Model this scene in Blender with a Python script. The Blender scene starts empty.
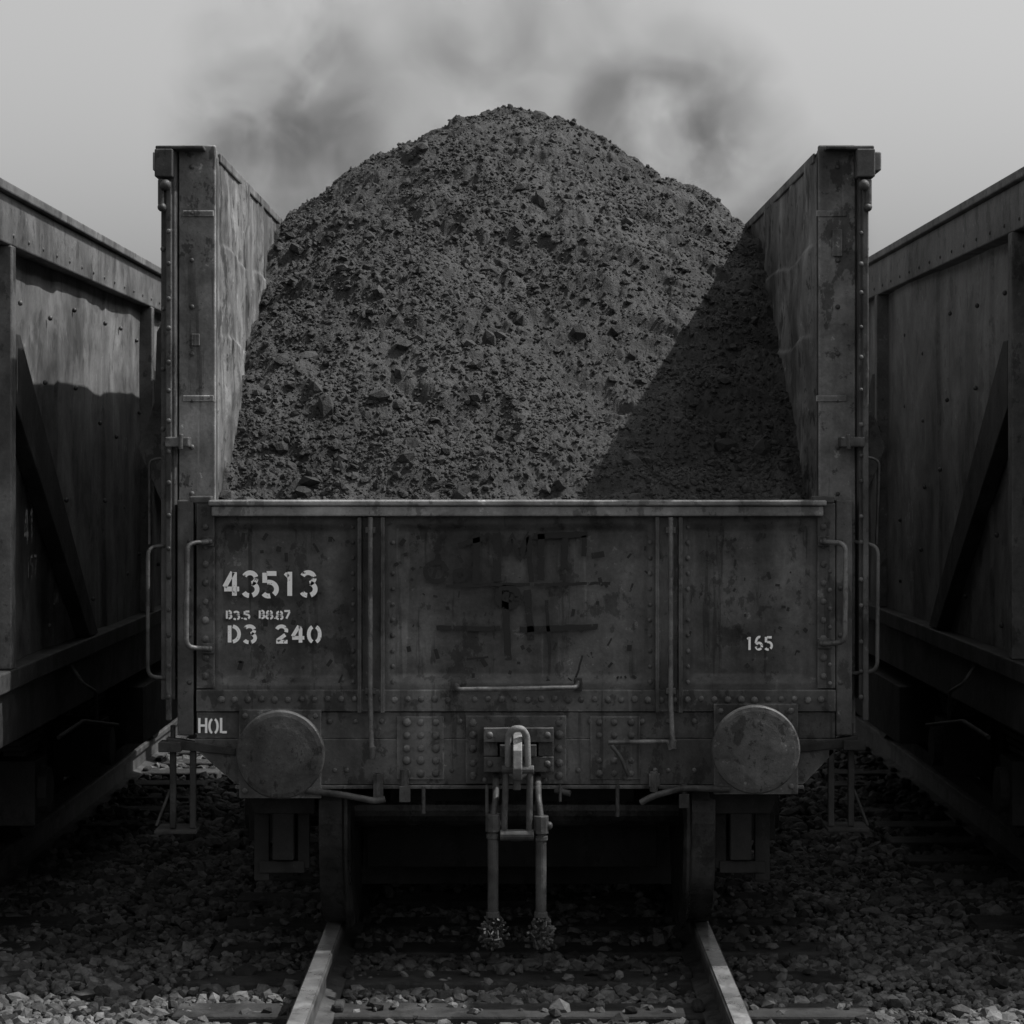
import bpy, bmesh, math, random
import numpy as np
from mathutils import Vector, Matrix
random.seed(7); rng=np.random.default_rng(11)
R=math.radians
scene=bpy.context.scene
col=scene.collection
# drawing units: the end elevation of the wagon was measured at 256 units per metre
def PX(u,d=10.0): return (u-512)*d/2560.0
def PZ(v,d=10.0): return 1.88-(v-465)*d/2560.0

# ------------------------------------------------------------------ materials
def mat_new(name):
    m=bpy.data.materials.new(name); m.use_nodes=True
    nt=m.node_tree; nt.nodes.clear()
    out=nt.nodes.new('ShaderNodeOutputMaterial')
    b=nt.nodes.new('ShaderNodeBsdfPrincipled')
    nt.links.new(b.outputs[0],out.inputs[0])
    return m,nt,b,out
def N(nt,t,**k):
    n=nt.nodes.new(t)
    for a,v in k.items(): setattr(n,a,v)
    return n
def noise(nt,co,scale,detail=6,rough=.6,mapscale=None,dist=0):
    n=N(nt,'ShaderNodeTexNoise'); n.inputs['Scale'].default_value=scale
    n.inputs['Detail'].default_value=detail; n.inputs['Roughness'].default_value=rough
    n.inputs['Distortion'].default_value=dist
    if mapscale:
        mp=N(nt,'ShaderNodeMapping'); mp.inputs['Scale'].default_value=mapscale
        nt.links.new(co,mp.inputs[0]); nt.links.new(mp.outputs[0],n.inputs['Vector'])
    else: nt.links.new(co,n.inputs['Vector'])
    return n.outputs['Fac']
def mr(nt,v,a,b,c,d):
    n=N(nt,'ShaderNodeMapRange'); n.inputs[1].default_value=a;n.inputs[2].default_value=b
    n.inputs[3].default_value=c;n.inputs[4].default_value=d
    nt.links.new(v,n.inputs[0]); return n.outputs[0]
def M(nt,op,a,b=None):
    n=N(nt,'ShaderNodeMath',operation=op)
    for i,v in enumerate((a,b)):
        if v is None: continue
        if isinstance(v,(int,float)): n.inputs[i].default_value=v
        else: nt.links.new(v,n.inputs[i])
    return n.outputs[0]
def steel(name,base,rough=.6,metal=0.0,wear=False,streak=.5,spots=.5,bump=.25,scale=1.0,sfreq=3.0,runs=0.0,midc=.4):
    m,nt,b,out=mat_new(name)
    tc=N(nt,'ShaderNodeTexCoord'); co=tc.outputs['Object']
    big=noise(nt,co,1.9*scale,5,.65,dist=.4); mid=noise(nt,co,6*scale,6,.7,dist=.8)
    st=noise(nt,co,sfreq*scale,4,.55,(2.6,2.6,.22)); fine=noise(nt,co,80*scale,3,.7)
    sp=noise(nt,co,13*scale,7,.74); sp2=noise(nt,co,5.0*scale,7,.70,(1.3,1.3,.8))
    v=mr(nt,big,.32,.68,.42,1.6)
    v=M(nt,'MULTIPLY',v,mr(nt,st,.3,.7,1-streak*.55,1+streak*.6))
    v=M(nt,'MULTIPLY',v,mr(nt,mid,.3,.7,1-midc,1+midc))
    v=M(nt,'MULTIPLY',v,mr(nt,fine,.3,.7,.85,1.15))
    v=M(nt,'MULTIPLY',v,mr(nt,sp,.60,.63,1.0,1-spots*.8))
    v=M(nt,'MULTIPLY',v,mr(nt,sp,.34,.37,1+spots*1.4,1.0))
    v=M(nt,'MULTIPLY',v,mr(nt,sp2,.56,.585,1.0,1-spots*.75))
    if runs:
        rn=noise(nt,co,7,6,.6,(3.4,3.4,.18)); v=M(nt,'MULTIPLY',v,mr(nt,rn,.60,.66,1.0,1-runs))
        ln=noise(nt,co,6,4,.5,(3.0,3.0,.15)); v=M(nt,'MULTIPLY',v,mr(nt,ln,.66,.70,1.0,1+runs))
    if wear:
        bv=N(nt,'ShaderNodeBevel',samples=2); bv.inputs[0].default_value=.009
        ge=N(nt,'ShaderNodeNewGeometry')
        dt=N(nt,'ShaderNodeVectorMath',operation='DOT_PRODUCT')
        nt.links.new(bv.outputs[0],dt.inputs[0]); nt.links.new(ge.outputs['Normal'],dt.inputs[1])
        e=mr(nt,dt.outputs['Value'],.98,.85,0,1)
        e=M(nt,'MULTIPLY',e,mr(nt,mid,.38,.6,.1,1))
        v=M(nt,'MULTIPLY',v,M(nt,'ADD',M(nt,'MULTIPLY',e,1.5),1.0))
    v=M(nt,'MULTIPLY',v,base)
    cmb=N(nt,'ShaderNodeCombineColor')
    for i in range(3): nt.links.new(v,cmb.inputs[i])
    nt.links.new(cmb.outputs[0],b.inputs['Base Color'])
    nt.links.new(mr(nt,mid,.3,.7,rough-.14,rough+.16),b.inputs['Roughness'])
    b.inputs['Metallic'].default_value=metal
    b.inputs['Specular IOR Level'].default_value=.3
    bp=N(nt,'ShaderNodeBump'); bp.inputs['Strength'].default_value=bump; bp.inputs['Distance'].default_value=.02
    h=M(nt,'ADD',M(nt,'MULTIPLY',fine,.2),M(nt,'MULTIPLY',sp,.9)); nt.links.new(h,bp.inputs['Height'])
    nt.links.new(bp.outputs[0],b.inputs['Normal'])
    return m
def stone(name,lo,hi,rough=.85,spec=.3,noisescale=30,bumps=.5):
    m,nt,b,out=mat_new(name)
    ge=N(nt,'ShaderNodeNewGeometry'); tc=N(nt,'ShaderNodeTexCoord')
    v=mr(nt,ge.outputs['Random Per Island'],0,1,lo,hi)
    v=M(nt,'MULTIPLY',v,mr(nt,noise(nt,tc.outputs['Object'],noisescale,5,.7),.3,.7,.6,1.4))
    v=M(nt,'MULTIPLY',v,mr(nt,noise(nt,tc.outputs['Object'],2.2,6,.65),.32,.68,.5,1.5))
    cmb=N(nt,'ShaderNodeCombineColor')
    for i in range(3): nt.links.new(v,cmb.inputs[i])
    nt.links.new(cmb.outputs[0],b.inputs['Base Color'])
    b.inputs['Roughness'].default_value=rough; b.inputs['Specular IOR Level'].default_value=spec
    bp=N(nt,'ShaderNodeBump'); bp.inputs['Strength'].default_value=bumps; bp.inputs['Distance'].default_value=.012
    nt.links.new(noise(nt,tc.outputs['Object'],95,4,.75),bp.inputs['Height']); nt.links.new(bp.outputs[0],b.inputs['Normal'])
    return m
M_body=steel('painted_steel',.066,.62,wear=True,streak=.6,spots=.65,runs=.5)
M_post=steel('post_steel',.155,.6,wear=True,streak=.6,spots=.75,runs=.45)
M_postd=steel('post_steel_dark',.066,.6,streak=.6,spots=.65)
M_inner=steel('hopper_wall_steel',.115,.65,streak=.7,spots=.85,runs=.5)
M_rim=steel('rim_steel',.17,.5,streak=.3,spots=.6)
M_rivet=steel('rivet_steel',.08,.5,scale=2)
M_iron=steel('iron_fittings',.065,.5,metal=.2,scale=2)
M_ironl=steel('worn_iron',.12,.45,metal=.3,scale=2)
M_buf=steel('buffer_steel',.058,.5,streak=.2,spots=.8,scale=1.8)
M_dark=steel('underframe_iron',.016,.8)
M_wheel=steel('wheel_steel',.055,.33,metal=.6)
M_side=steel('side_wagon_steel',.125,.62,streak=.38,spots=.45,sfreq=1.1,runs=.28,midc=.22,bump=.15)
M_sidel=steel('side_wagon_frame_steel',.095,.62,streak=.3,spots=.6,midc=.3)
M_brace=steel('side_wagon_brace_steel',.028,.7,streak=.5)
M_railtop=steel('rail_steel',.36,.34,metal=.75,streak=.1,spots=.2,bump=.08)
M_railside=steel('rail_rust',.05,.8)
M_wood=steel('sleeper_timber',.03,.9,spots=.5,bump=.6)
M_coal=stone('coal',.015,.034,.75,.45,40,.7)
M_ballast=stone('ballast_stone',.020,.14,.88,.25,30)
M_ground=stone('ground_dirt',.022,.026,.95,.2,20)
def paint(name,val,thr,sc=38):
    m,nt,b,out=mat_new(name)
    b.inputs['Base Color'].default_value=(val,)*3+(1,); b.inputs['Roughness'].default_value=.7
    tc=N(nt,'ShaderNodeTexCoord'); tr=N(nt,'ShaderNodeBsdfTransparent'); mx=N(nt,'ShaderNodeMixShader')
    n=noise(nt,tc.outputs['Object'],sc,7,.75)
    nt.links.new(mr(nt,n,thr,thr+.06,0,1),mx.inputs[0])
    nt.links.new(tr.outputs[0],mx.inputs[1]); nt.links.new(b.outputs[0],mx.inputs[2]); nt.links.new(mx.outputs[0],out.inputs[0])
    return m
M_white=paint('white_stencil_paint',.92,.36)
M_white2=paint('white_small_paint',.88,.31)
M_faint=paint('faded_white_paint',.28,.45)
M_graf=paint('old_tar_paint',.008,.385,18)

# ------------------------------------------------------------------ builders
def empty(name):
    e=bpy.data.objects.new(name,None); col.objects.link(e); return e
class B:
    def __init__(s,name,parent,mats,bevel=.004,smooth=False):
        s.bm=bmesh.new(); s.name=name; s.parent=parent; s.mats=mats if isinstance(mats,list) else [mats]; s.bevel=bevel; s.smooth=smooth
    def box(s,x0,x1,y0,y1,z0,z1,m=0):
        vs=[s.bm.verts.new((x,y,z)) for x in sorted((x0,x1)) for y in sorted((y0,y1)) for z in sorted((z0,z1))]
        for f in ((0,1,3,2),(4,6,7,5),(0,4,5,1),(2,3,7,6),(0,2,6,4),(1,5,7,3)):
            s.bm.faces.new([vs[i] for i in f]).material_index=m
    def prism(s,pts,axis,a,b,m=0):
        def mk(p,t):
            return {'x':(t,p[0],p[1]),'y':(p[0],t,p[1]),'z':(p[0],p[1],t)}[axis]
        A=[s.bm.verts.new(mk(p,a)) for p in pts]; Bv=[s.bm.verts.new(mk(p,b)) for p in pts]
        n=len(pts); fs=[s.bm.faces.new(A),s.bm.faces.new(Bv[::-1])]
        for i in range(n): fs.append(s.bm.faces.new((A[i],Bv[i],Bv[(i+1)%n],A[(i+1)%n])))
        for f in fs: f.material_index=m
    def cyl(s,p0,p1,r,seg=14,r2=None,m=0):
        p0=Vector(p0);p1=Vector(p1);d=p1-p0
        mt=Matrix.Translation((p0+p1)/2)@d.to_track_quat('Z','Y').to_matrix().to_4x4()
        g=bmesh.ops.create_cone(s.bm,cap_ends=True,segments=seg,radius1=r,radius2=r if r2 is None else r2,depth=d.length,matrix=mt)
        for f in {f for v in g['verts'] for f in v.link_faces}: f.material_index=m
    def ball(s,c,r,sc=(1,1,1),m=0,u=10,v=6):
        mt=Matrix.Translation(c)@Matrix.Diagonal((sc[0],sc[1],sc[2],1))
        g=bmesh.ops.create_uvsphere(s.bm,u_segments=u,v_segments=v,radius=r,matrix=mt)
        for f in {f for v in g['verts'] for f in v.link_faces}: f.material_index=m; f.smooth=True
    def rivet(s,x,z,y=0,r=.012):
        s.ball((x,y,z),r*random.uniform(.85,1.1),(1,.6,1),u=10,v=6)
    def revolve(s,prof,c,axis='x',seg=48,m=0):
        rings=[]
        for (t,r) in prof:
            ring=[]
            for i in range(seg):
                a=2*math.pi*i/seg
                if axis=='x': p=(c[0]+t,c[1]+r*math.cos(a),c[2]+r*math.sin(a))
                else: p=(c[0]+r*math.cos(a),c[1]+t,c[2]+r*math.sin(a))
                ring.append(s.bm.verts.new(p))
            rings.append(ring)
        for A,C in zip(rings,rings[1:]):
            for i in range(seg):
                f=s.bm.faces.new((A[i],A[(i+1)%seg],C[(i+1)%seg],C[i])); f.material_index=m
        s.bm.faces.new(rings[0][::-1]); s.bm.faces.new(rings[-1])
    def done(s):
        bmesh.ops.recalc_face_normals(s.bm,faces=s.bm.faces)
        me=bpy.data.meshes.new(s.name); s.bm.to_mesh(me); s.bm.free()
        for m in s.mats: me.materials.append(m)
        o=bpy.data.objects.new(s.name,me); col.objects.link(o)
        if s.parent: o.parent=s.parent
        if s.bevel:
            bv=o.modifiers.new('b','BEVEL'); bv.width=s.bevel; bv.segments=2; bv.limit_method='ANGLE'; bv.angle_limit=R(40)
        if s.smooth:
            for p in me.polygons: p.use_smooth=True
        return o
def tube(name,parent,pts,r,mat,cyc=False):
    cu=bpy.data.curves.new(name,'CURVE'); cu.dimensions='3D'; cu.bevel_depth=r; cu.bevel_resolution=3; cu.use_fill_caps=True
    P=[Vector(p) for p in pts]; Q=[]
    for i,p in enumerate(P):
        if (i in (0,len(P)-1)) and not cyc: Q.append(p); continue
        a=P[i-1]; b=P[(i+1)%len(P)]
        k=min(.035,(a-p).length*.4,(b-p).length*.4)
        pa=p+(a-p).normalized()*k; pb=p+(b-p).normalized()*k
        for t in (0,.25,.5,.75,1): Q.append(pa*(1-t)**2+p*2*t*(1-t)+pb*t*t)
    sp=cu.splines.new('POLY'); sp.points.add(len(Q)-1)
    for q,pt in zip(Q,sp.points): pt.co=(*q,1)
    sp.use_cyclic_u=cyc; sp.use_smooth=True
    cu.materials.append(mat)
    o=bpy.data.objects.new(name,cu); col.objects.link(o); o.parent=parent; return o
def np_mesh(name,V,F,mat,parent=None,smooth=False):
    me=bpy.data.meshes.new(name); n=F.shape[1]
    me.vertices.add(len(V)); me.vertices.foreach_set('co',V.astype(np.float32).ravel())
    me.loops.add(F.size); me.loops.foreach_set('vertex_index',F.astype(np.int32).ravel())
    me.polygons.add(len(F)); me.polygons.foreach_set('loop_start',np.arange(0,F.size,n,dtype=np.int32))
    me.polygons.foreach_set('loop_total',np.full(len(F),n,dtype=np.int32))
    me.polygons.foreach_set('use_smooth',np.full(len(F),smooth))
    me.update(calc_edges=True); me.materials.append(mat)
    o=bpy.data.objects.new(name,me); col.objects.link(o)
    if parent: o.parent=parent
    return o
LAT=rng.random((256,256))
def vn(x,y):
    # gently rotated lattice so no axis-aligned streaks show
    x,y=.8*x-.6*y,.6*x+.8*y
    xi=np.floor(x).astype(int); yi=np.floor(y).astype(int); fx=x-xi; fy=y-yi
    fx=fx*fx*(3-2*fx); fy=fy*fy*(3-2*fy)
    a=LAT[xi&255,yi&255]; b=LAT[(xi+1)&255,yi&255]; c=LAT[xi&255,(yi+1)&255]; d=LAT[(xi+1)&255,(yi+1)&255]
    return (a*(1-fx)+b*fx)*(1-fy)+(c*(1-fx)+d*fx)*fy-.5
def fbm(x,y,s,o=5,g=.55):
    r=0;a=1
    for i in range(o):
        r=r+a*vn(x*s+17.3*i,y*s+9.1*i); s*=2.03; a*=g
        x,y=.6*x+.8*y,-.8*x+.6*y
    return r
def grid_faces(nx,ny):
    i,j=np.meshgrid(np.arange(nx-1),np.arange(ny-1),indexing='ij'); a=(i*ny+j).ravel()
    return np.stack([a,a+ny,a+ny+1,a+1],1)
ph=(1+5**.5)/2
ICO=np.array([(-1,ph,0),(1,ph,0),(-1,-ph,0),(1,-ph,0),(0,-1,ph),(0,1,ph),(0,-1,-ph),(0,1,-ph),(ph,0,-1),(ph,0,1),(-ph,0,-1),(-ph,0,1)])/1.9
ICF=np.array([(0,11,5),(0,5,1),(0,1,7),(0,7,10),(0,10,11),(1,5,9),(5,11,4),(11,10,2),(10,7,6),(7,1,8),(3,9,4),(3,4,2),(3,2,6),(3,6,8),(3,8,9),(4,9,5),(2,4,11),(6,2,10),(8,6,7),(9,8,1)])
def stones(C,S,flat=.7):
    n=len(C); V=np.repeat(ICO[None],n,0)*(1+rng.uniform(-.28,.28,(n,12,1)))
    V*=np.stack([rng.uniform(.8,1.3,n),rng.uniform(.65,1.1,n),rng.uniform(.55,.95,n)],1)[:,None]
    q=rng.normal(size=(n,4)); q/=np.linalg.norm(q,axis=1)[:,None]; w,x,y,z=q.T
    Rm=np.stack([1-2*(y*y+z*z),2*(x*y-z*w),2*(x*z+y*w),2*(x*y+z*w),1-2*(x*x+z*z),2*(y*z-x*w),2*(x*z-y*w),2*(y*z+x*w),1-2*(x*x+y*y)],1).reshape(n,3,3)
    V=np.einsum('nij,nkj->nki',Rm,V)*S[:,None,None]; V[:,:,2]*=flat
    V+=C[:,None]
    F=ICF[None]+12*np.arange(n)[:,None,None]
    return V.reshape(-1,3),F.reshape(-1,3)

# ------------------------------------------------------------------ world & light
w=bpy.data.worlds.new('World'); scene.world=w; w.use_nodes=True
nt=w.node_tree; nt.nodes.clear()
SD=Vector((1,.03,1.46)).normalized()
sky=N(nt,'ShaderNodeTexSky'); sky.sky_type='NISHITA'; sky.sun_disc=False
sky.sun_elevation=math.asin(SD.z); sky.sun_rotation=math.atan2(SD.x,SD.y); sky.dust_density=4; sky.air_density=1.3
# monochrome, blue-sensitive film response of the same sky
sc_=N(nt,'ShaderNodeSeparateColor'); nt.links.new(sky.outputs[0],sc_.inputs[0])
gray=M(nt,'ADD',M(nt,'MULTIPLY',sc_.outputs[1],.35),M(nt,'MULTIPLY',sc_.outputs[2],.65))
bg=N(nt,'ShaderNodeBackground'); bg.inputs[1].default_value=.15
ow=N(nt,'ShaderNodeOutputWorld')
nt.links.new(gray,bg.inputs[0]); nt.links.new(bg.outputs[0],ow.inputs[0])
L=bpy.data.lights.new('sun','SUN'); L.energy=5.0; L.angle=R(.5); L.color=(1,.99,.98)
lo=bpy.data.objects.new('sun',L); col.objects.link(lo); lo.rotation_euler=SD.to_track_quat('Z','Y').to_euler(); lo.location=(8,-2,12)

# ------------------------------------------------------------------ camera
cam=bpy.data.cameras.new('camera'); cam.lens=90; cam.sensor_width=36; cam.shift_y=-47/1024; cam.clip_end=3000
co=bpy.data.objects.new('camera',cam); col.objects.link(co); co.location=(0,-10,1.88); co.rotation_euler=(R(90),0,0); scene.camera=co
cam.dof.use_dof=True; cam.dof.focus_distance=10.6; cam.dof.aperture_fstop=11

# ================================================================== MAIN WAGON
W=empty('coal_wagon')
LEN=6.9
XL,XR=PX(197),PX(835)
z0,z1=PZ(690),PZ(516); nx,nz=420,150
gx,gz=np.meshgrid(np.linspace(XL,XR,nx),np.linspace(z0,z1,nz),indexing='ij')
def sstep(a,b,x):
    t=np.clip((x-a)/(b-a),0,1); return t*t*(3-2*t)
rec=np.zeros_like(gx)
for (a,b,c,d) in ((218,354,686,522),(388,652,684,522),(686,812,684,522)):
    xa,xb,za,zb=PX(a),PX(b),PZ(c),PZ(d); k=.04
    rec=np.maximum(rec,sstep(xa,xa+k,gx)*(1-sstep(xb-k,xb,gx))*sstep(za,za+k,gz)*(1-sstep(zb-k,zb,gz)))
def plate_y(x,z,r): return .026*r+r*(.022*fbm(x+5,z+3,2.6,3)+.006*fbm(x,z,9,3))+.002*fbm(x+1,z,14,3)
V=np.stack([gx,plate_y(gx,gz,rec),gz],-1).reshape(-1,3)
np_mesh('end_plate',V,grid_faces(nx,nz),M_body,W,True)
b=B('end_backing',W,M_body); b.box(XL,XR,.055,.07,z0,z1); b.done()
b=B('top_rim',W,M_rim,.006)
b.box(PX(213),PX(822),-.05,.07,PZ(516),PZ(506)); b.box(PX(210),PX(825),-.062,.085,PZ(506)+.002,PZ(500))
b.done()
b=B('end_framing',W,M_body,.004)
b.box(XL,PX(215),-.014,-.002,PZ(688),PZ(503)); b.box(PX(817),XR,-.014,-.002,PZ(688),PZ(503))
for a,c in ((358,385),(655,682)):
    b.box(PX(a),PX(a+4),-.035,-.002,PZ(712),PZ(517)); b.box(PX(c-4),PX(c),-.035,-.002,PZ(712),PZ(517)); b.box(PX(a+4)+.001,PX(c-4)-.001,-.012,-.0025,PZ(712),PZ(517))
b.box(XL,XR,-.022,.05,PZ(711),PZ(689.5))
b.box(XL,XR,-.010,.09,PZ(738),PZ(712))
b.prism([(PX(236),PZ(784)),(PX(803),PZ(784)),(PX(838),PZ(748)),(PX(838),PZ(738.5)),(PX(195),PZ(738.5)),(PX(195),PZ(748))],'y',-.012,.09)
b.box(PX(236),PX(803),-.03,.12,PZ(788),PZ(784.5))
b.box(PX(397),PX(444),-.02,-.0125,PZ(779),PZ(716))
b.box(PX(466),PX(566),-.03,-.0125,PZ(783),PZ(715))
b.box(PX(590),PX(640),-.018,-.0125,PZ(779),PZ(716))
b.box(PX(240),PX(322),-.04,-.0125,PZ(797),PZ(709)); b.box(PX(713),PX(797),-.04,-.0125,PZ(793),PZ(703))
b.done()
b=B('rivets',W,M_rivet,0)
for z in np.linspace(527,676,9):
    b.rivet(PX(206),PZ(z),-.014,.0145); b.rivet(PX(823),PZ(z),-.014,.0145)
    if z>560: b.rivet(PX(829.5),PZ(z+7),-.014,.010)
for xs in (354,391,651,686):
    for z in np.linspace(527,682,11):
        if random.random()<.85: b.rivet(PX(xs+(2 if xs in(391,686) else -1)),PZ(z),.0,.0095)
for x in np.arange(222,830,13.3):
    if not(455<x<470): b.rivet(PX(x),PZ(699+random.uniform(-.7,.7)),-.022,.0135)
for x in np.arange(330,715,26):
    if abs(x-515)>52: b.rivet(PX(x),PZ(721),-.013,.011)
for x in (407,421,436):
    for z in (722,735,748,760,773): b.rivet(PX(x),PZ(z),-.02,.016)
for x in (599,614,631):
    for z in (722,735,760,773): b.rivet(PX(x),PZ(z),-.018,.014)
for x in (473,559):
    for z in (722,734,748,762,775): b.rivet(PX(x),PZ(z),-.03,.017)
for x in (485,500,530,545): b.rivet(PX(x),PZ(779),-.03,.010)
for cx in (281,755):
    for dx in (-35,35):
        for z in (715,790): b.rivet(PX(cx+dx),PZ(z-(5 if cx>500 else 0)),-.04,.013)
for x in (452,578,655,668,694,335,347): b.rivet(PX(x),PZ(770),-.012,.010)
b.done()
tube('vertical_rod_a',W,[(PX(371),-.045,PZ(517)),(PX(371),-.045,PZ(700)),(PX(373),-.06,PZ(756))],.010,M_ironl)
tube('vertical_rod_b',W,[(PX(670),-.045,PZ(517)),(PX(670),-.045,PZ(700)),(PX(672),-.06,PZ(745))],.010,M_ironl)
b=B('rod_clips',W,M_iron,.002)
for x in (371,670):
    for z in (530,690): b.box(PX(x-5),PX(x+5),-.05,-.012,PZ(z+3),PZ(z-3))
b.cyl((PX(373),-.06,PZ(757)),(PX(373),-.06,PZ(745)),.015); b.cyl((PX(672),-.06,PZ(747)),(PX(672),-.06,PZ(738)),.014)
for x,z in ((209,541),(209,648),(823,541),(823,643)):
    b.box(PX(x-6),PX(x+6),-.03,-.014,PZ(z+5),PZ(z-5)); b.ball((PX(x),-.035,PZ(z)),.014)
for x in (456,578): b.box(PX(x-4),PX(x+4),-.045,-.022,PZ(690),PZ(677))
b.done()
tube('handrail',W,[(PX(212),-.03,PZ(541)),(PX(190),-.09,PZ(543)),(PX(189),-.09,PZ(646)),(PX(212),-.03,PZ(648))],.0105,M_ironl)
tube('handrail_b',W,[(PX(820),-.03,PZ(541)),(PX(843),-.09,PZ(543)),(PX(842),-.09,PZ(641)),(PX(820),-.03,PZ(643))],.0105,M_ironl)
tube('handrail_outer',W,[(PX(172),.02,PZ(545)),(PX(149),-.03,PZ(547)),(PX(149),-.03,PZ(676)),(PX(176),.02,PZ(679))],.008,M_iron)
tube('handrail_outer_b',W,[(PX(856),.02,PZ(542)),(PX(877),-.03,PZ(546)),(PX(876),-.03,PZ(670)),(PX(852),.02,PZ(674))],.008,M_iron)
tube('handrail_far',W,[(PX(160),.1,PZ(458)),(PX(146),.1,PZ(460)),(PX(146),.1,PZ(545))],.006,M_iron)
tube('handrail_far_b',W,[(PX(866),.1,PZ(456)),(PX(883),.1,PZ(460)),(PX(880),.1,PZ(545))],.006,M_iron)
tube('centre_grab',W,[(PX(456),-.03,PZ(683)),(PX(458),-.075,PZ(688)),(PX(576),-.075,PZ(686)),(PX(578),-.03,PZ(680))],.010,M_ironl)
tube('uncoupling_lever',W,[(PX(608),-.05,PZ(741)),(PX(668),-.05,PZ(740)),(PX(670),-.05,PZ(748))],.009,M_ironl)
tube('lever_arm',W,[(PX(611),-.06,PZ(744)),(PX(620),-.07,PZ(755)),(PX(628),-.07,PZ(774))],.008,M_iron)
# ---- tall side walls + corner posts (right side stands 40 mm further out, as in the photo)
ZT=PZ(143)
XI={-1:1.165,1:1.205}; XO={-1:1.31,1:1.35}
def PS(s,o): return PX(512+s*o)+(.022 if s>0 else 0)
for s in (-1,1):
    gy,gz=np.meshgrid(np.linspace(.10,4.2,460),np.linspace(1.5,ZT-.04,230),indexing='ij')
    dent=.026*fbm(gy+s*4,gz+2,2.4,3)+.008*fbm(gy,gz+9*s,9,3)
    for yc in (.95,1.85,2.75): dent=dent+.008*np.exp(-((gy-yc)/.012)**2)
    for zc in (2.38,2.74): dent=dent-.012*np.tanh((gz-zc-.015*np.sin(gy*5))/.006)*.5
    xx=(XI[s]-.002)*s-s*np.clip(dent+.014,.0,.05)*sstep(.1,.32,gy)
    np_mesh('wall_lining',np.stack([xx,gy,gz],-1).reshape(-1,3),grid_faces(460,230),M_inner,W,True)
b=B('side_walls',W,[M_inner,M_post,M_brace],.006)
for s in (-1,1):
    xi=XI[s]*s; xo=XO[s]*s
    b.box(xi,xo,.14,LEN,1.0,ZT-.02,0)
    b.box(xi+.002*s,xo,.10,.14,.9,ZT-.012,1)
    b.box(xi,xo,.06,.098,PZ(735),ZT,1)
    b.box(xi-.012*s,xi-.0005*s,.15,LEN,ZT-.06,ZT-.021,0)
    b.box(xo+.001*s,xo+.115*s,.15,LEN,ZT-.09,ZT-.015,1)  # outer top rail, added to raise the wall's shadow on the left wagon
    for y in (1.0,2.1,3.2,4.3,5.4,6.4): b.box(xo+.001*s,xo+.09*s,y,y+.08,1.0,ZT-.1,1)
b.box(-1.165,1.205,LEN-.06,LEN,.75,1.75,1)
b.done()
b=B('corner_posts',W,[M_postd,M_iron],.005)
for s in (-1,1):
    xo=XO[s]*s+.005*s
    top=PZ(150)
    b.box(xo,PS(s,351),.0,.12,PZ(700),top,0)
    b.box(xo+.012*s,xo+.035*s,-.025,-.001,PZ(720),PZ(182),0)
    b.box(PS(s,308),PS(s,356),-.02,.13,top+.001,PZ(146),0)
    b.box(PS(s,338),PS(s,356),-.045,.10,PZ(178),PZ(150),0)
    b.cyl((PS(s,350),-.03,PZ(180)),(PS(s,350),-.03,PZ(206)),.012,m=1)
    b.ball((PS(s,349),-.03,PZ(208)),.018,m=1); b.ball((PS(s,345),-.04,PZ(186)),.022,m=1)
    b.box(PS(s,322),PS(s,346),-.035,.05,PZ(447),PZ(437),1); b.cyl((PS(s,330),-.03,PZ(434)),(PS(s,330),-.03,PZ(450)),.010,m=1)
    b.box(PX(512+s*300),PX(512+s*322),-.02,.05,PZ(503),PZ(496),0)
    b.box(PS(s,318),PS(s,334),-.02,.058,PZ(735),PZ(500),0)
    b.prism([(1.42*s,2.62),(1.52*s,2.45),(1.53*s,2.15),(1.60*s,1.95),(1.50*s,1.72),(1.42*s,1.68)],'y',.95,1.0,0)
b.done()
b=B('post_bolts',W,M_iron,0)
for s in (-1,1):
    for z in np.arange(235,720,31): b.rivet(PS(s,342.5),PZ(z+random.uniform(-4,4)),-.026,.010)
    for z in np.arange(165,720,47): b.rivet(PS(s,322),PZ(z),.058 if z<495 else -.02,.010)
    for z in np.arange(180,480,60): b.rivet(PS(s,349),PZ(z+9),-.001,.010)
b.done()
b=B('post_straps',W,M_post,.003)
for s in (-1,1):
    for z in (212,398): b.box(PS(s,300),PS(s,331),.0535,.0595,PZ(z+3),PZ(z-3))
b.box(PX(834),PX(844),.047,.0595,PZ(255),PZ(228)); b.box(PX(190),PX(198),.050,.0595,PZ(345),PZ(333))
b.done()
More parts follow.
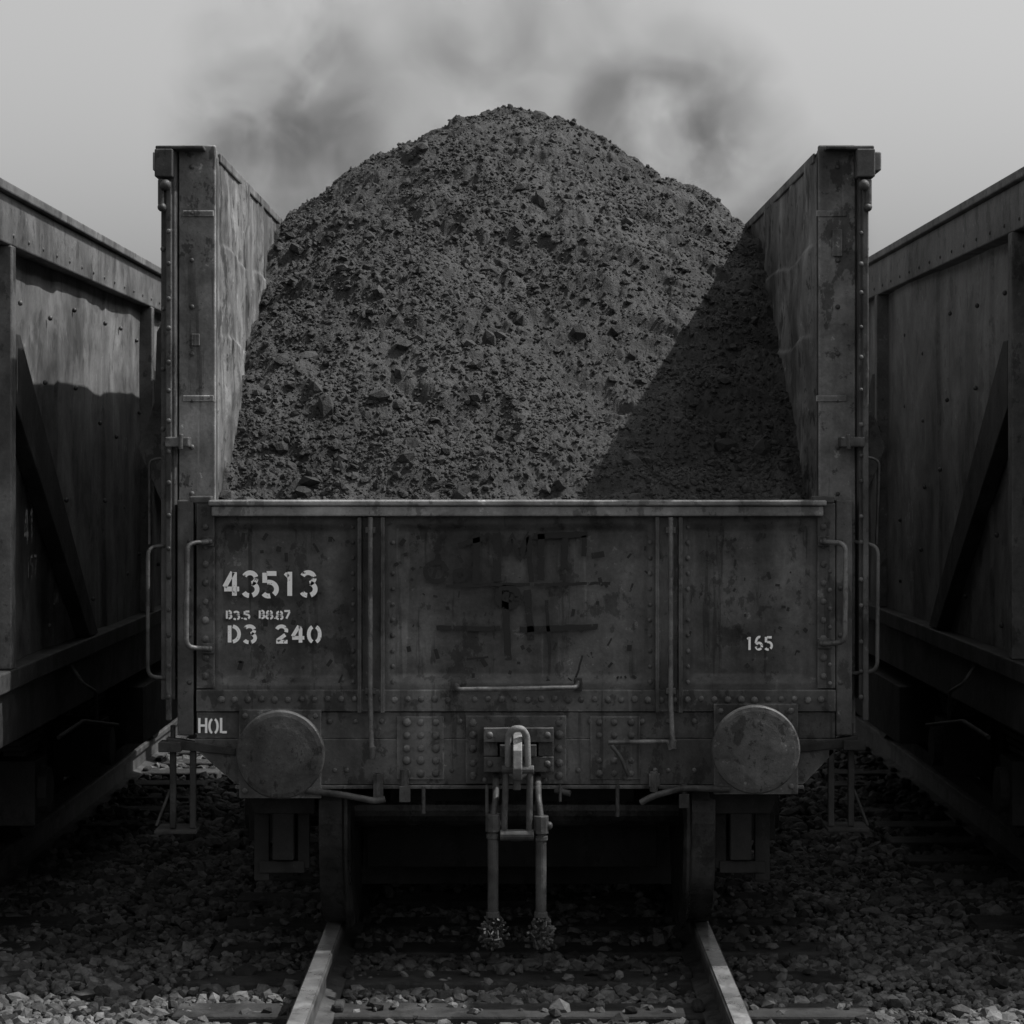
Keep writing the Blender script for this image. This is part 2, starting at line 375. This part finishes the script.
# ---- underframe
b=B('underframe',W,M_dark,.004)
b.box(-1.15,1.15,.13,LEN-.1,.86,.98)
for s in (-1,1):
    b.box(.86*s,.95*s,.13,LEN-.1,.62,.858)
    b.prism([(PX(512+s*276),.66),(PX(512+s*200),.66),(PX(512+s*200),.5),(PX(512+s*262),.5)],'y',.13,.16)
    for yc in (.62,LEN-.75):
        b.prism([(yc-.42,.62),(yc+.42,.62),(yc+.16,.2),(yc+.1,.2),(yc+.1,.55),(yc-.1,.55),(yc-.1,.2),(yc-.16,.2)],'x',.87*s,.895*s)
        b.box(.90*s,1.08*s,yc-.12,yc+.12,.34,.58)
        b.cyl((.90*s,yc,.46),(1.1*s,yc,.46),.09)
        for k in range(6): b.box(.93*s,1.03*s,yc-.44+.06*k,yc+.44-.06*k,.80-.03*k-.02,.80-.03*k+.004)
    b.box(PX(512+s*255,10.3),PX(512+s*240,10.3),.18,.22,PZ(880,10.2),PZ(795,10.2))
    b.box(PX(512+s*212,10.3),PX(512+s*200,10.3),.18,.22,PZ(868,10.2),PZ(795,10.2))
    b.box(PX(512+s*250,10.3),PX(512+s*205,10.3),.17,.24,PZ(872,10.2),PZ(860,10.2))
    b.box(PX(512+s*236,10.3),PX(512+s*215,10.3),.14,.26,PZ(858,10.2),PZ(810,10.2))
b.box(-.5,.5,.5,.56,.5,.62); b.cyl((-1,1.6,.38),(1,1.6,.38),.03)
b.box(-.62,.62,.95,5.6,.16,.855)  # hopper bottom, made deeper to block the bright ground under the wagon
b.prism([(-.9,.62),(.9,.62),(.74,.03),(-.74,.03)],'y',1.3,1.36)  # added dark plate, keeps the gap under the wagon black
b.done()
wb=B('wheelsets',W,M_wheel,.003)
for yc in (.58,LEN-.75):
    for s in (-1,1):
        prof=[(-.665,.10),(-.665,.39),(-.658,.44),(-.658,.475),(-.67,.492),(-.682,.49),(-.692,.466),(-.785,.460),(-.79,.40),(-.765,.39),(-.745,.12),(-.775,.10)]
        wb.revolve([(s*-t if s>0 else t,r) for t,r in prof],(.02,yc,.462),'x',64)
    wb.cyl((-.9,yc,.462),(.9,yc,.462),.075,20)
wb.done()
for i,(u,v) in enumerate(((280,755),(756,750))):
    d=9.56; cx,cz=PX(u,d),PZ(v,d)
    b=B('buffer',W,M_buf,.003)
    b.revolve([(.42,.06),(.42,.105),(.40,.11),(.38,.075),(.14,.065),(.10,.062)],(cx,-.44,cz),'y',40)
    b.revolve([(.06,.06),(.055,.150),(.03,.166),(.006,.166),(.0,.160),(-.003,.145),(-.0045,.115),(-.006,.10),(-.0075,.06),(-.008,.01)],(cx,-.44,cz),'y',64)
    b.done()
# ---- draw gear
b=B('draw_gear',W,M_iron,.004)
b.box(PX(484),PX(553),-.12,-.031,PZ(739),PZ(725)); b.box(PX(484),PX(553),-.10,-.031,PZ(769),PZ(754))
b.box(PX(484),PX(498),-.09,-.031,PZ(753.5),PZ(739.5)); b.box(PX(538),PX(553),-.09,-.031,PZ(753.5),PZ(739.5))
b.box(PX(500),PX(536),-.15,-.031,PZ(752.5),PZ(741))
for x in (490,547):
    for z in (732,761): b.ball((PX(x),-.12 if z<740 else -.10,PZ(z)),.014,(1,.6,1))
b.done()
h=B('hook_point',W,M_rim,.004)
h.prism([(-.06,PZ(728)),(-.25,PZ(730)),(-.30,PZ(742)),(-.31,PZ(760)),(-.27,PZ(772)),(-.21,PZ(768)),(-.245,PZ(758)),(-.24,PZ(748)),(-.2,PZ(745)),(-.06,PZ(748))],'x',PX(513,9.8),PX(522,9.8))
h.done()
d=9.75
tube('coupling_ring',W,[(PX(508,d),-.25,PZ(735,d)),(PX(514,d),-.27,PZ(728,d)),(PX(522,d),-.27,PZ(728,d)),(PX(527,d),-.25,PZ(736,d)),(PX(528,d),-.25,PZ(768,d)),(PX(523,d),-.25,PZ(776,d)),(PX(513,d),-.25,PZ(776,d)),(PX(508,d),-.25,PZ(768,d))],.013,M_rim,True)
tube('coupling_shackle',W,[(PX(506,d),-.25,PZ(768,d)),(PX(504,d),-.25,PZ(838,d)),(PX(529,d),-.25,PZ(838,d)),(PX(530,d),-.25,PZ(768,d))],.013,M_iron)
b=B('coupling_screw',W,M_iron,.003)
b.cyl((PX(500,d),-.25,PZ(835,d)),(PX(534,d),-.25,PZ(835,d)),.022); b.cyl((PX(502,d),-.25,PZ(770,d)),(PX(534,d),-.25,PZ(770,d)),.018)
b.cyl((PX(517,d),-.25,PZ(774,d)),(PX(517,d),-.25,PZ(790,d)),.016)
b.done()
for k,(u,zt,ze) in enumerate(((493,818,918),(541,820,918))):
    x=PX(u,d)
    b=B('brake_hose',W,M_buf,.003)
    b.cyl((x,-.24,PZ(zt,d)),(x,-.24,PZ(ze,d)),.021,18); b.cyl((x,-.24,PZ(zt-4,d)),(x,-.24,PZ(zt+14,d)),.030,10); b.cyl((x,-.24,PZ(zt+16,d)),(x,-.24,PZ(zt+21,d)),.026,16)
    b.cyl((x,-.24,PZ(ze-6,d)),(x,-.24,PZ(ze,d)),.026,16)
    b.ball((x+.03,-.24,PZ(zt+6,d)),.016)
    b.done()
    s=-1 if k==0 else 1
    tube('hose_pipe',W,[(x,-.24,PZ(zt,d)),(x-.01*s,-.22,PZ(800,d)),(x-.01*s,-.06,PZ(784,d)),(x-.01*s,.02,PZ(782,d))],.013,M_iron)
    b=B('frayed_hose_end',W,M_iron,0)
    for j in range(190):
        a=random.uniform(0,6.28); zz=PZ(ze,d)-random.uniform(0,.115)
        rr=random.uniform(.0,.055)*(1.1-abs((PZ(ze,d)-zz)-.06)*9)
        c=Vector((x+rr*math.cos(a),-.24+rr*math.sin(a),zz)); dv=Vector((random.gauss(0,1),random.gauss(0,1),random.gauss(-.5,1))).normalized()*random.uniform(.006,.016)
        b.cyl(c-dv,c+dv,random.uniform(.003,.007),5)
    b.done()
b=B('small_fittings',W,M_iron,.002)
for u,v0,v1,r in ((405,768,800,.018),(424,785,812,.008),(617,783,815,.008),(653,770,790,.016),(378,772,800,.014),(683,782,806,.014),(487,783,812,.007),(560,783,800,.006)):
    b.cyl((PX(u),-.05,PZ(v0)),(PX(u),-.05,PZ(v1)),r,10)
b.box(PX(400),PX(411),-.07,-.035,PZ(800),PZ(784)); b.box(PX(648),PX(659),-.06,-.031,PZ(785),PZ(772)); b.box(PX(678),PX(688),-.07,-.03,PZ(806),PZ(792))
b.box(PX(374),PX(384),-.06,-.02,PZ(800),PZ(772))
b.done()
tube('air_pipe',W,[(PX(308),-.04,PZ(789)),(PX(345),-.06,PZ(793)),(PX(376),-.06,PZ(799)),(PX(386),-.06,PZ(797))],.013,M_iron)
tube('air_pipe_b',W,[(PX(640),-.05,PZ(801)),(PX(652),-.06,PZ(794)),(PX(682),-.06,PZ(786)),(PX(728),-.04,PZ(788))],.013,M_iron)
tube('long_pipe',W,[(PX(555),-.03,PZ(789)),(PX(570),-.05,PZ(792))],.012,M_iron)
for s,dz in ((-1,0),(1,-2)):
    b=B('step_iron',W,M_brace,.003)
    def q(o): return PX(512+s*o)
    b.prism([(q(276),PZ(755+dz)),(q(276),PZ(748+dz)),(q(345),PZ(737+dz)),(q(345),PZ(748+dz))],'y',-.02,.03)
    b.box(q(316),q(322),-.012,.018,PZ(828+dz),PZ(751+dz)); b.box(q(336),q(342),-.012,.018,PZ(828+dz),PZ(749+dz))
    b.box(q(314),q(356),-.06,.14,PZ(832+dz),PZ(828.5+dz)); b.box(q(330),q(352),-.05,.05,PZ(751+dz),PZ(741+dz))
    b.cyl((q(339),0,PZ(738+dz)),(q(339),0,PZ(725+dz)),.010)
    b.done()
    tube('step_brace',W,[(q(342),-.0,PZ(790)),(q(354),-.05,PZ(824))],.006,M_brace)

# ---- stencil lettering
def arc(cx,cy,rx,ry,a0,a1,n=12):
    return [(cx+rx*math.cos(R(a0+(a1-a0)*i/n)),cy+ry*math.sin(R(a0+(a1-a0)*i/n))) for i in range(n+1)]
G={'4':[[(.44,0),(.44,.98)],[(.36,.98),(.02,.36)],[(0,.28),(.36,.28)],[(.52,.28),(.64,.28)]],
'0':[arc(.3,.5,.27,.46,108,252),arc(.34,.5,.27,.46,72,-72)],
'5':[[(.16,.95),(.58,.95)],[(.08,.98),(.08,.56)],arc(.26,.30,.32,.29,105,-50),arc(.24,.3,.28,.29,-75,-140)],
'1':[[(.32,0),(.32,1)],[(.14,.82),(.24,.92)]],
'3':[arc(.28,.72,.26,.24,155,15),arc(.28,.74,.26,.24,-5,-75),arc(.28,.27,.3,.26,70,-70),arc(.26,.27,.28,.26,-95,-150)],
'B':[[(.08,0),(.08,1)],arc(.24,.74,.28,.23,85,-85),arc(.24,.26,.32,.23,85,-85)],
'D':[[(.08,0),(.08,1)],arc(.18,.5,.4,.46,80,-80)],
'8':[arc(.32,.74,.24,.22,80,-80),arc(.28,.74,.24,.22,100,260),arc(.34,.26,.28,.24,80,-80),arc(.26,.26,.28,.24,100,260)],
'7':[[(0,.95),(.6,.95)],[(.56,.86),(.22,0)]],
'2':[arc(.28,.7,.26,.26,160,-20),[(.48,.46),(.06,.12)],[(.0,.05),(.6,.05)]],
'6':[arc(.34,.5,.3,.47,75,180),arc(.30,.27,.26,.25,150,-20),arc(.3,.27,.26,.25,-40,-170)],
'H':[[(.06,0),(.06,1)],[(.56,0),(.56,1)],[(.14,.5),(.48,.5)]],
'O':[arc(.26,.5,.25,.46,100,260),arc(.36,.5,.25,.46,80,-80)],
'L':[[(.08,0),(.08,1)],[(.16,.05),(.5,.05)]],'.':[[(.1,0),(.1,.12)]],' ':[]}
def strokes(bm,polys,th,place):
    for pl in polys:
        P=[Vector(p) for p in pl]
        L_=[]
        for i,p in enumerate(P):
            t=(P[min(i+1,len(P)-1)]-P[max(i-1,0)])
            if t.length==0: t=Vector((1,0))
            t.normalize(); n=Vector((-t.y,t.x))*th/2
            L_.append((bm.verts.new(place(p+n)),bm.verts.new(place(p-n))))
        for a,c in zip(L_,L_[1:]): bm.faces.new((a[0],a[1],c[1],c[0]))
def text(name,s,u0,v_base,hpx,wpx,th,mat,y,parent=W,adv=.86):
    bm=bmesh.new(); hh=hpx/256; cw=wpx/256; x=PX(u0); z=PZ(v_base)
    for ch in s:
        sc=cw/.66; jz=random.uniform(-.002,.002)
        pol=[[(p[0]*sc,p[1]*hh+jz) for p in pl] for pl in G[ch]]
        strokes(bm,pol,th/256,lambda p,x=x: (x+p.x,y,z+p.y))
        x+=cw/adv*(1 if ch!='.' else .35)
    me=bpy.data.meshes.new(name); bm.to_mesh(me); bm.free(); me.materials.append(mat)
    o=bpy.data.objects.new(name,me); col.objects.link(o); o.parent=parent; return o
YT=.004
text('number_stencil','43513',224,596,24,15.5,4.8,M_white,YT,adv=.8)
text('date_stencil','B3.5 B8.87',226,619,8,6.2,2.0,M_white2,YT,adv=.82)
text('load_stencil','D3 240',228,643,17,12.5,3.7,M_white,YT,adv=.78)
text('small_stencil','165',746,650,13,7.5,2.4,M_white,YT,adv=.78)
text('corner_stencil','HOL',199,733,15,9,2.4,M_white2,-.0155,adv=.84)
bm=bmesh.new()
def gp(pl,th,y=YT+.001):
    P=[]
    for (a,b_),(c,d_) in zip(pl,pl[1:]):
        n=max(1,int(math.hypot(c-a,d_-b_)/5))
        for i in range(n): P.append((a+(c-a)*i/n,b_+(d_-b_)*i/n))
    P.append(pl[-1])
    P=[(p[0]+random.uniform(-.6,.6),p[1]+random.uniform(-.6,.6)) for p in P]
    strokes(bm,[[(PX(a),PZ(b_)) for a,b_ in P]],th/256,lambda p:(p.x,y,p.y))
for pl,th in (([(458,545),(486,538)],5),([(476,532),(476,584)],7),([(497,533),(497,582)],8),([(506,555),(512,534),(520,560),(528,533),(531,582)],5),([(541,534),(541,580)],7),([(534,536),(588,534)],6),([(566,538),(563,580)],6),([(584,536),(584,556)],5),
  ([(446,586),(530,584)],3),([(534,585),(610,583)],3),([(436,628),(500,629)],5),([(520,630),(598,627)],6),([(505,590),(508,660)],7),([(546,600),(550,655)],3.5),([(527,590),(531,640)],7),([(466,660),(488,657)],2),([(583,655),(572,690)],2.0),([(592,556),(604,554)],6)):
    gp(pl,th)
for c,r,th in (((436,572),11,5),((508,597),10,7),((460,575),6,4)):
    gp([(c[0]+r*math.cos(t),c[1]+r*.9*math.sin(t)) for t in np.linspace(0,6.28,14)],th)
for _ in range(130):
    a=random.choice([random.uniform(225,350),random.uniform(395,645),random.uniform(690,808),random.uniform(395,645)]); c=random.uniform(530,680); k=random.uniform(1,6)
    gp([(a,c),(a+k*random.uniform(-1,1),c+k*random.uniform(.4,2))],random.uniform(1,5),YT+.002)
me=bpy.data.meshes.new('old_graffiti'); bm.to_mesh(me); bm.free(); me.materials.append(M_graf)
o=bpy.data.objects.new('old_graffiti',me); col.objects.link(o); o.parent=W

# ================================================================== COAL
nx,ny=620,1150
xs=np.linspace(-1.158,1.198,nx); ts=np.linspace(0,1,ny); ys=.075+ (LEN-.15)*(.68*ts+.32*ts**3)
gx,gy=np.meshgrid(xs,ys,indexing='ij')
def heap(x,y):
    dx=(x+.03)*np.where(x<0,1.06,1.02); dy=(y-3.3); dy=np.where(dy>0,dy*.95,dy)
    r=np.sqrt(dx**2+dy**2)
    z=3.87-np.sqrt((.620*r)**2+.26**2)+.03
    z=np.minimum(z,1.74+.66*(y-.07))
    z=np.maximum(z,1.72+.42*np.minimum(y,1.2)-np.maximum(y-5.6,0)*.3)
    z+=.09*fbm(x+3,y+8,.9,2)+.08*fbm(x+30,y+11,2.6,3)
    return z
def heap_fine(x,y):
    z=heap(x,y)
    z=z+.060*fbm(x*.8+7,y*1.1+2,5,3,.5)
    wx=x+.07*fbm(x,y,4,3); wy=y+.07*fbm(x+9,y+3,4,3)
    t=fbm(wx*.6+60,wy*1.3+20,4.5,3,.6); z=z+.050*np.tanh(t*10)*.5
    t2=fbm(wx*.7+10,wy*1.2+70,11,3,.6); z=z+.020*np.tanh(t2*9)*.5
    c=np.abs(fbm(wx+40,wy+20,13,3,.6)); z=z+.026*c
    z+=.0095*fbm(x+9,y+90,46,3,.7)
    e=np.clip((y-.075)/.12,0,1); z=z*e+(1-e)*np.minimum(z,1.735)
    return z
hz=heap_fine(gx,gy)
V0=np.stack([gx,gy,hz],-1).reshape(-1,3); F0=grid_faces(nx,ny)
F0=np.concatenate([F0[:,[0,1,2]],F0[:,[0,2,3]]])
n=90000
lx=rng.uniform(-1.13,1.17,n); ly=.08+(LEN-.2)*rng.random(n)**1.35
S=np.clip(np.exp(rng.normal(math.log(.0056),.45,n)),.003,.02)
q_=rng.random(n); S[q_<.045]=rng.uniform(.010,.022,(q_<.045).sum()); big=q_<.004; S[big]=rng.uniform(.02,.05,big.sum())
dens=fbm(lx+50,ly+50,2.2,4); keep=(dens>-.05)|(rng.random(n)<.4)
lx,ly,S=lx[keep],ly[keep],S[keep]
lz=heap_fine(lx,ly)+S*.12
V1,F1=stones(np.stack([lx,ly,lz],1),S,.9)
np_mesh('coal_heap',np.concatenate([V0,V1]),np.concatenate([F0,F1+len(V0)]),M_coal)

# ================================================================== SIDE WAGONS
def side_wagon(s,name):
    E=empty(name); off=1.96 if s<0 else 2.06
    xf=off*s; xb=(off+2.6)*s; y0,y1=(-.36 if s<0 else -.35),10.4
    zt=2.95 if s<0 else 3.05
    nyy,nzz=620,150
    gy,gz=np.meshgrid(np.linspace(y0,y1,nyy),np.linspace(1.08,zt-.2,nzz),indexing='ij')
    gxx=xf+s*(.050+.034*fbm(gy+s*9,gz,1.1,3,.45)+.004*fbm(gy,gz,6,2))
    for yc in (1.35,2.7,5.1,6.5): gxx=gxx-s*.006*np.tanh((gy-yc)/.01)
    gxx=np.clip(gxx*s,off+.012,off+.15)*s
    np_mesh('side_sheet',np.stack([gxx,gy,gz],-1).reshape(-1,3),grid_faces(nyy,nzz),M_side,E,True)
    b=B('body',E,[M_sidel,M_brace],.006)
    b.box(xf+.16*s,xb,y0,y1,1.0,zt-.45,0)
    b.box(xf,xf+.10*s,y0-.02,y1,zt-.21,zt-.02,0)
    b.box(xf-.025*s,xf+.13*s,y0-.03,y1,zt-.0195,zt+.02,0)
    b.box(xf-.012*s,xf+.15*s,y0-.01,y1,1.0,1.079,1)
    b.box(xf+.02*s,xf+.14*s,y0,y1,.78,.998,1)
    b.box(xb-.08*s,xb,y0,y1,zt-.449,zt,0); b.box(xf+.12*s,xb-.081*s,y0,y0+.08,zt-.449,zt,0); b.box(xf+.12*s,xb-.081*s,y1-.08,y1,zt-.449,zt,0)
    ys_=.00 if s<0 else .52
    y=ys_
    while y<y1-1:
        b.box(xf-.006*s,xf+.07*s,y,y+.085,1.08,zt-.211,0)
        yb=y+(.09 if s<0 else .10)
        b.prism([(yb,2.40),(yb,2.12),(yb+1.78,1.085),(yb+2.02,1.085),(yb+.10,2.40)],'x',xf-.004*s,xf+.066*s,1)
        y+=3.9
    b.done()
    rv=B('rivets',E,M_iron,0)
    for yy in np.arange(y0+.1,7,.32):
        rv.ball((xf-.001*s,yy,zt-.17),.009,(.6,1,1),u=8,v=5)
    for yy in np.arange(.3,6,.72):
        for zz in np.arange(1.3,2.7,.42): rv.ball((xf+.05*s,yy+random.uniform(-.2,.2),zz+random.uniform(-.15,.15)),.012,(.9,1,1),u=8,v=5)
    rv.done()
    b=B('running_gear',E,M_dark,.004)
    xc=(off+1.30)*s
    for yc in (1.2,2.95,7.6,9.3):
        b.box(xf+.10*s,xf+.34*s,yc-.14,yc+.14,.32,.6); b.cyl((xf+.06*s,yc,.46),(xf+.34*s,yc,.46),.10)
        for q2 in range(5): b.box(xf+.14*s,xf+.24*s,yc-.42+.07*q2,yc+.42-.07*q2,.76-.03*q2-.02,.76-.03*q2+.004)
        b.prism([(yc-.4,.77),(yc+.4,.77),(yc+.2,.24),(yc-.2,.24)],'x',xf+.345*s,xf+.37*s)
        for t in (-1,1):
            prof=[(.69,.05),(.69,.49),(.71,.49),(.716,.465),(.815,.46),(.815,.05)]
            b.revolve([(t*a,r) for a,r in prof],(xc,yc,.462),'x',40)
        b.cyl((xc-.9,yc,.462),(xc+.9,yc,.462),.07)
    b.box(xc-.7,xc+.7,y0+.1,y1-.1,.3,1.0); b.box(xf+.2*s,xf+.26*s,1.5,6.8,.25,.32)
    b.box(xf,xf+.3*s,3.6,6.6,.4,.7)
    b.done()
    tube('brake_lever',E,[(xf-.03*s,.9,.72),(xf-.05*s,1.4,.74),(xf-.05*s,2.4,.62)],.010,M_dark)
    tube('release_handle',E,[(xf+.02*s,1.5,.98),(xf-.03*s,1.5,.9),(xf-.05*s,1.75,.84),(xf-.03*s,1.9,.7)],.008,M_iron)
    for (by,bz,hh,st) in ((.40 if s<0 else 3.4,1.42,.09,'157'),(1.0 if s<0 else 3.3,1.28,.05,'208'),(.34 if s<0 else 3.4,1.56,.14,'41'),(3.0 if s<0 else 3.4,1.95,.07,'11')):
        bm=bmesh.new(); x=0
        for ch in st:
            strokes(bm,[[(x+p[0]*hh,p[1]*hh) for p in q_] for q_ in G[ch]],hh*.14,lambda p:(xf+.010*s,by+(p.x if s<0 else -p.x),bz+p.y))
            x+=hh*.85
        me=bpy.data.meshes.new('lettering'); bm.to_mesh(me); bm.free(); me.materials.append(M_faint)
        o=bpy.data.objects.new('lettering',me); col.objects.link(o); o.parent=E
    a,c=sorted((xf+.13*s,xb-.09*s))
    cx=(a+c)/2
    def lz_(X,Y): return zt+.03+.12*fbm(X+5*s,Y,1.2,4)+.05*np.abs(fbm(X,Y,7,3))-.14*np.clip(np.abs(X-cx)/(c-cx),0,1)**3
    gx,gy=np.meshgrid(np.linspace(a,c,150),np.linspace(y0+.09,y1-.09,500),indexing='ij')
    V=np.stack([gx,gy,lz_(gx,gy)],-1).reshape(-1,3)
    n=5000; X=rng.uniform(a,c,n); Y=rng.uniform(y0+.1,y1-.1,n)
    V1,F1=stones(np.stack([X,Y,lz_(X,Y)],1),np.clip(np.exp(rng.normal(math.log(.02),.5,n)),.01,.07),.85)
    F=grid_faces(150,500); F=np.concatenate([F[:,[0,1,2]],F[:,[0,2,3]]])
    np_mesh('coal_load',np.concatenate([V,V1]),np.concatenate([F,F1+len(V)]),M_coal,E)
side_wagon(-1,'coal_wagon'); side_wagon(1,'coal_wagon')

# ================================================================== GROUND / TRACK
bm=bmesh.new(); bmesh.ops.create_grid(bm,x_segments=8,y_segments=8,size=1500,matrix=Matrix.Translation((0,0,-.235)))
me=bpy.data.meshes.new('ground'); bm.to_mesh(me); bm.free(); me.materials.append(M_ground); o=bpy.data.objects.new('ground',me); col.objects.link(o)
TR=(.025,-3.26,3.36)
def track(cx,name):
    T=empty(name)
    b=B('rails',T,[M_railside,M_railtop],.0)
    for s in (-1,1):
        x=cx+s*.7525
        P=[(-.07,-.165),(.07,-.165),(.07,-.152),(.012,-.135),(.010,-.045),(.034,-.036),(.036,-.006),(.030,-.0),(-.030,-.0),(-.036,-.006),(-.034,-.036),(-.010,-.045),(-.012,-.135),(-.07,-.152)]
        b.prism([(x+p[0],p[1]) for p in P],'y',-12,60,0)
        b.box(x-.029,x+.029,-12,60,.0005,.003,1 if abs(cx)<1 else 0)
    b.done()
    b=B('sleepers',T,M_wood,.01)
    y=-11.6
    while y<40:
        j=random.uniform(-.02,.02); b.box(cx-1.3+j,cx+1.3+j,y-.12,y+.12,-.28,-.152+random.uniform(-.006,.004))
        for s in (-1,1):
            for t in (-1,1): b.box(cx+s*.7525+t*.082-.02,cx+s*.7525+t*.082+.02,y-.06,y+.06,-.155,-.125)
        y+=.62
    b.done()
for cx in TR: track(cx,'railway_track')
def ballast_z(x,y): return -.185+.05*fbm(x,y,.8,3)+.02*fbm(x+7,y,4,2)
Cs=[];Ss=[]
for (xa,xb_,ya,yb_,n,sz) in ((-2.7,2.7,-1.4,3.5,34000,.019),(-4.5,4.5,3.5,11,16000,.030),(-4.8,-2.7,-1.4,3.5,5000,.026),(2.7,4.8,-1.4,3.5,5000,.026),(-4.8,4.8,-6,-1.4,9000,.034),(-8,8,-6,16,9000,.035)):
    X=rng.uniform(xa,xb_,n);Y=rng.uniform(ya,yb_,n);S_=np.clip(np.exp(rng.normal(math.log(sz),.32,n)),.008,.05)
    keep=np.ones(n,bool)
    for cx in TR:
        for s in (-1,1): keep&=np.abs(X-cx-s*.7525)>.05+S_
    ph_=((Y+11.6+.31)%.62)-.31
    on=(np.abs(ph_)<.11)&(np.abs(X)<1.3); keep&=~(on&(rng.random(n)<.90))
    Cs.append(np.stack([X,Y,ballast_z(X,Y)+S_*.2+np.where(on,.03,0)+rng.uniform(0,.015,n)],1)[keep]); Ss.append(S_[keep])
V,F=stones(np.concatenate(Cs),np.concatenate(Ss),.8)
np_mesh('ballast_gravel',V,F,M_ballast)
gx,gy=np.meshgrid(np.linspace(-9,9,260),np.linspace(-8,20,400),indexing='ij')
np_mesh('ballast_bed',np.stack([gx,gy,ballast_z(gx,gy)-.012],-1).reshape(-1,3),grid_faces(260,400),M_ground,None,True)

# ================================================================== SMOKE (soot plume behind the heap)
bm=bmesh.new(); bmesh.ops.create_cube(bm,size=1,matrix=Matrix.Translation((.1,11,5.0))@Matrix.Diagonal((6.6,2.4,5,1)))
me=bpy.data.meshes.new('smoke'); bm.to_mesh(me); bm.free()
sm=bpy.data.materials.new('smoke'); sm.use_nodes=True; nt=sm.node_tree; nt.nodes.clear()
try: sm.cycles.volume_step_rate=3.0
except Exception as e: print(e)
out=N(nt,'ShaderNodeOutputMaterial'); pv=N(nt,'ShaderNodeVolumeAbsorption'); nt.links.new(pv.outputs[0],out.inputs['Volume'])
pv.inputs['Color'].default_value=(0,0,0,1)
tc=N(nt,'ShaderNodeTexCoord'); cov=tc.outputs['Object']
nn=noise(nt,cov,1.25,6,.62,dist=1.1)
tot=None
for (x,z,rx,rz,am) in ((-1.75,4.6,1.3,1.6,1.05),(1.25,4.55,1.25,1.2,1.15),(-.1,5.3,2.2,1.0,.45),(2.1,3.8,.9,1.0,.6),(-1.0,4.2,1.0,1.0,.6)):
    mp=N(nt,'ShaderNodeVectorMath',operation='SUBTRACT'); mp.inputs[1].default_value=(x,11,z); nt.links.new(cov,mp.inputs[0])
    dv=N(nt,'ShaderNodeVectorMath',operation='DIVIDE'); dv.inputs[1].default_value=(rx,1.2,rz); nt.links.new(mp.outputs[0],dv.inputs[0])
    ln=N(nt,'ShaderNodeVectorMath',operation='LENGTH'); nt.links.new(dv.outputs[0],ln.inputs[0])
    v=M(nt,'MULTIPLY',mr(nt,ln.outputs['Value'],1.0,.0,0,1),am)
    tot=v if tot is None else M(nt,'MAXIMUM',tot,v)
dn=M(nt,'MULTIPLY',M(nt,'MULTIPLY',tot,mr(nt,nn,.40,.64,0.0,1)),1.65)
nt.links.new(dn,pv.inputs['Density'])
me.materials.append(sm); o=bpy.data.objects.new('smoke',me); col.objects.link(o)

scene.view_settings.view_transform='Standard'; scene.view_settings.look='None'; scene.view_settings.exposure=0
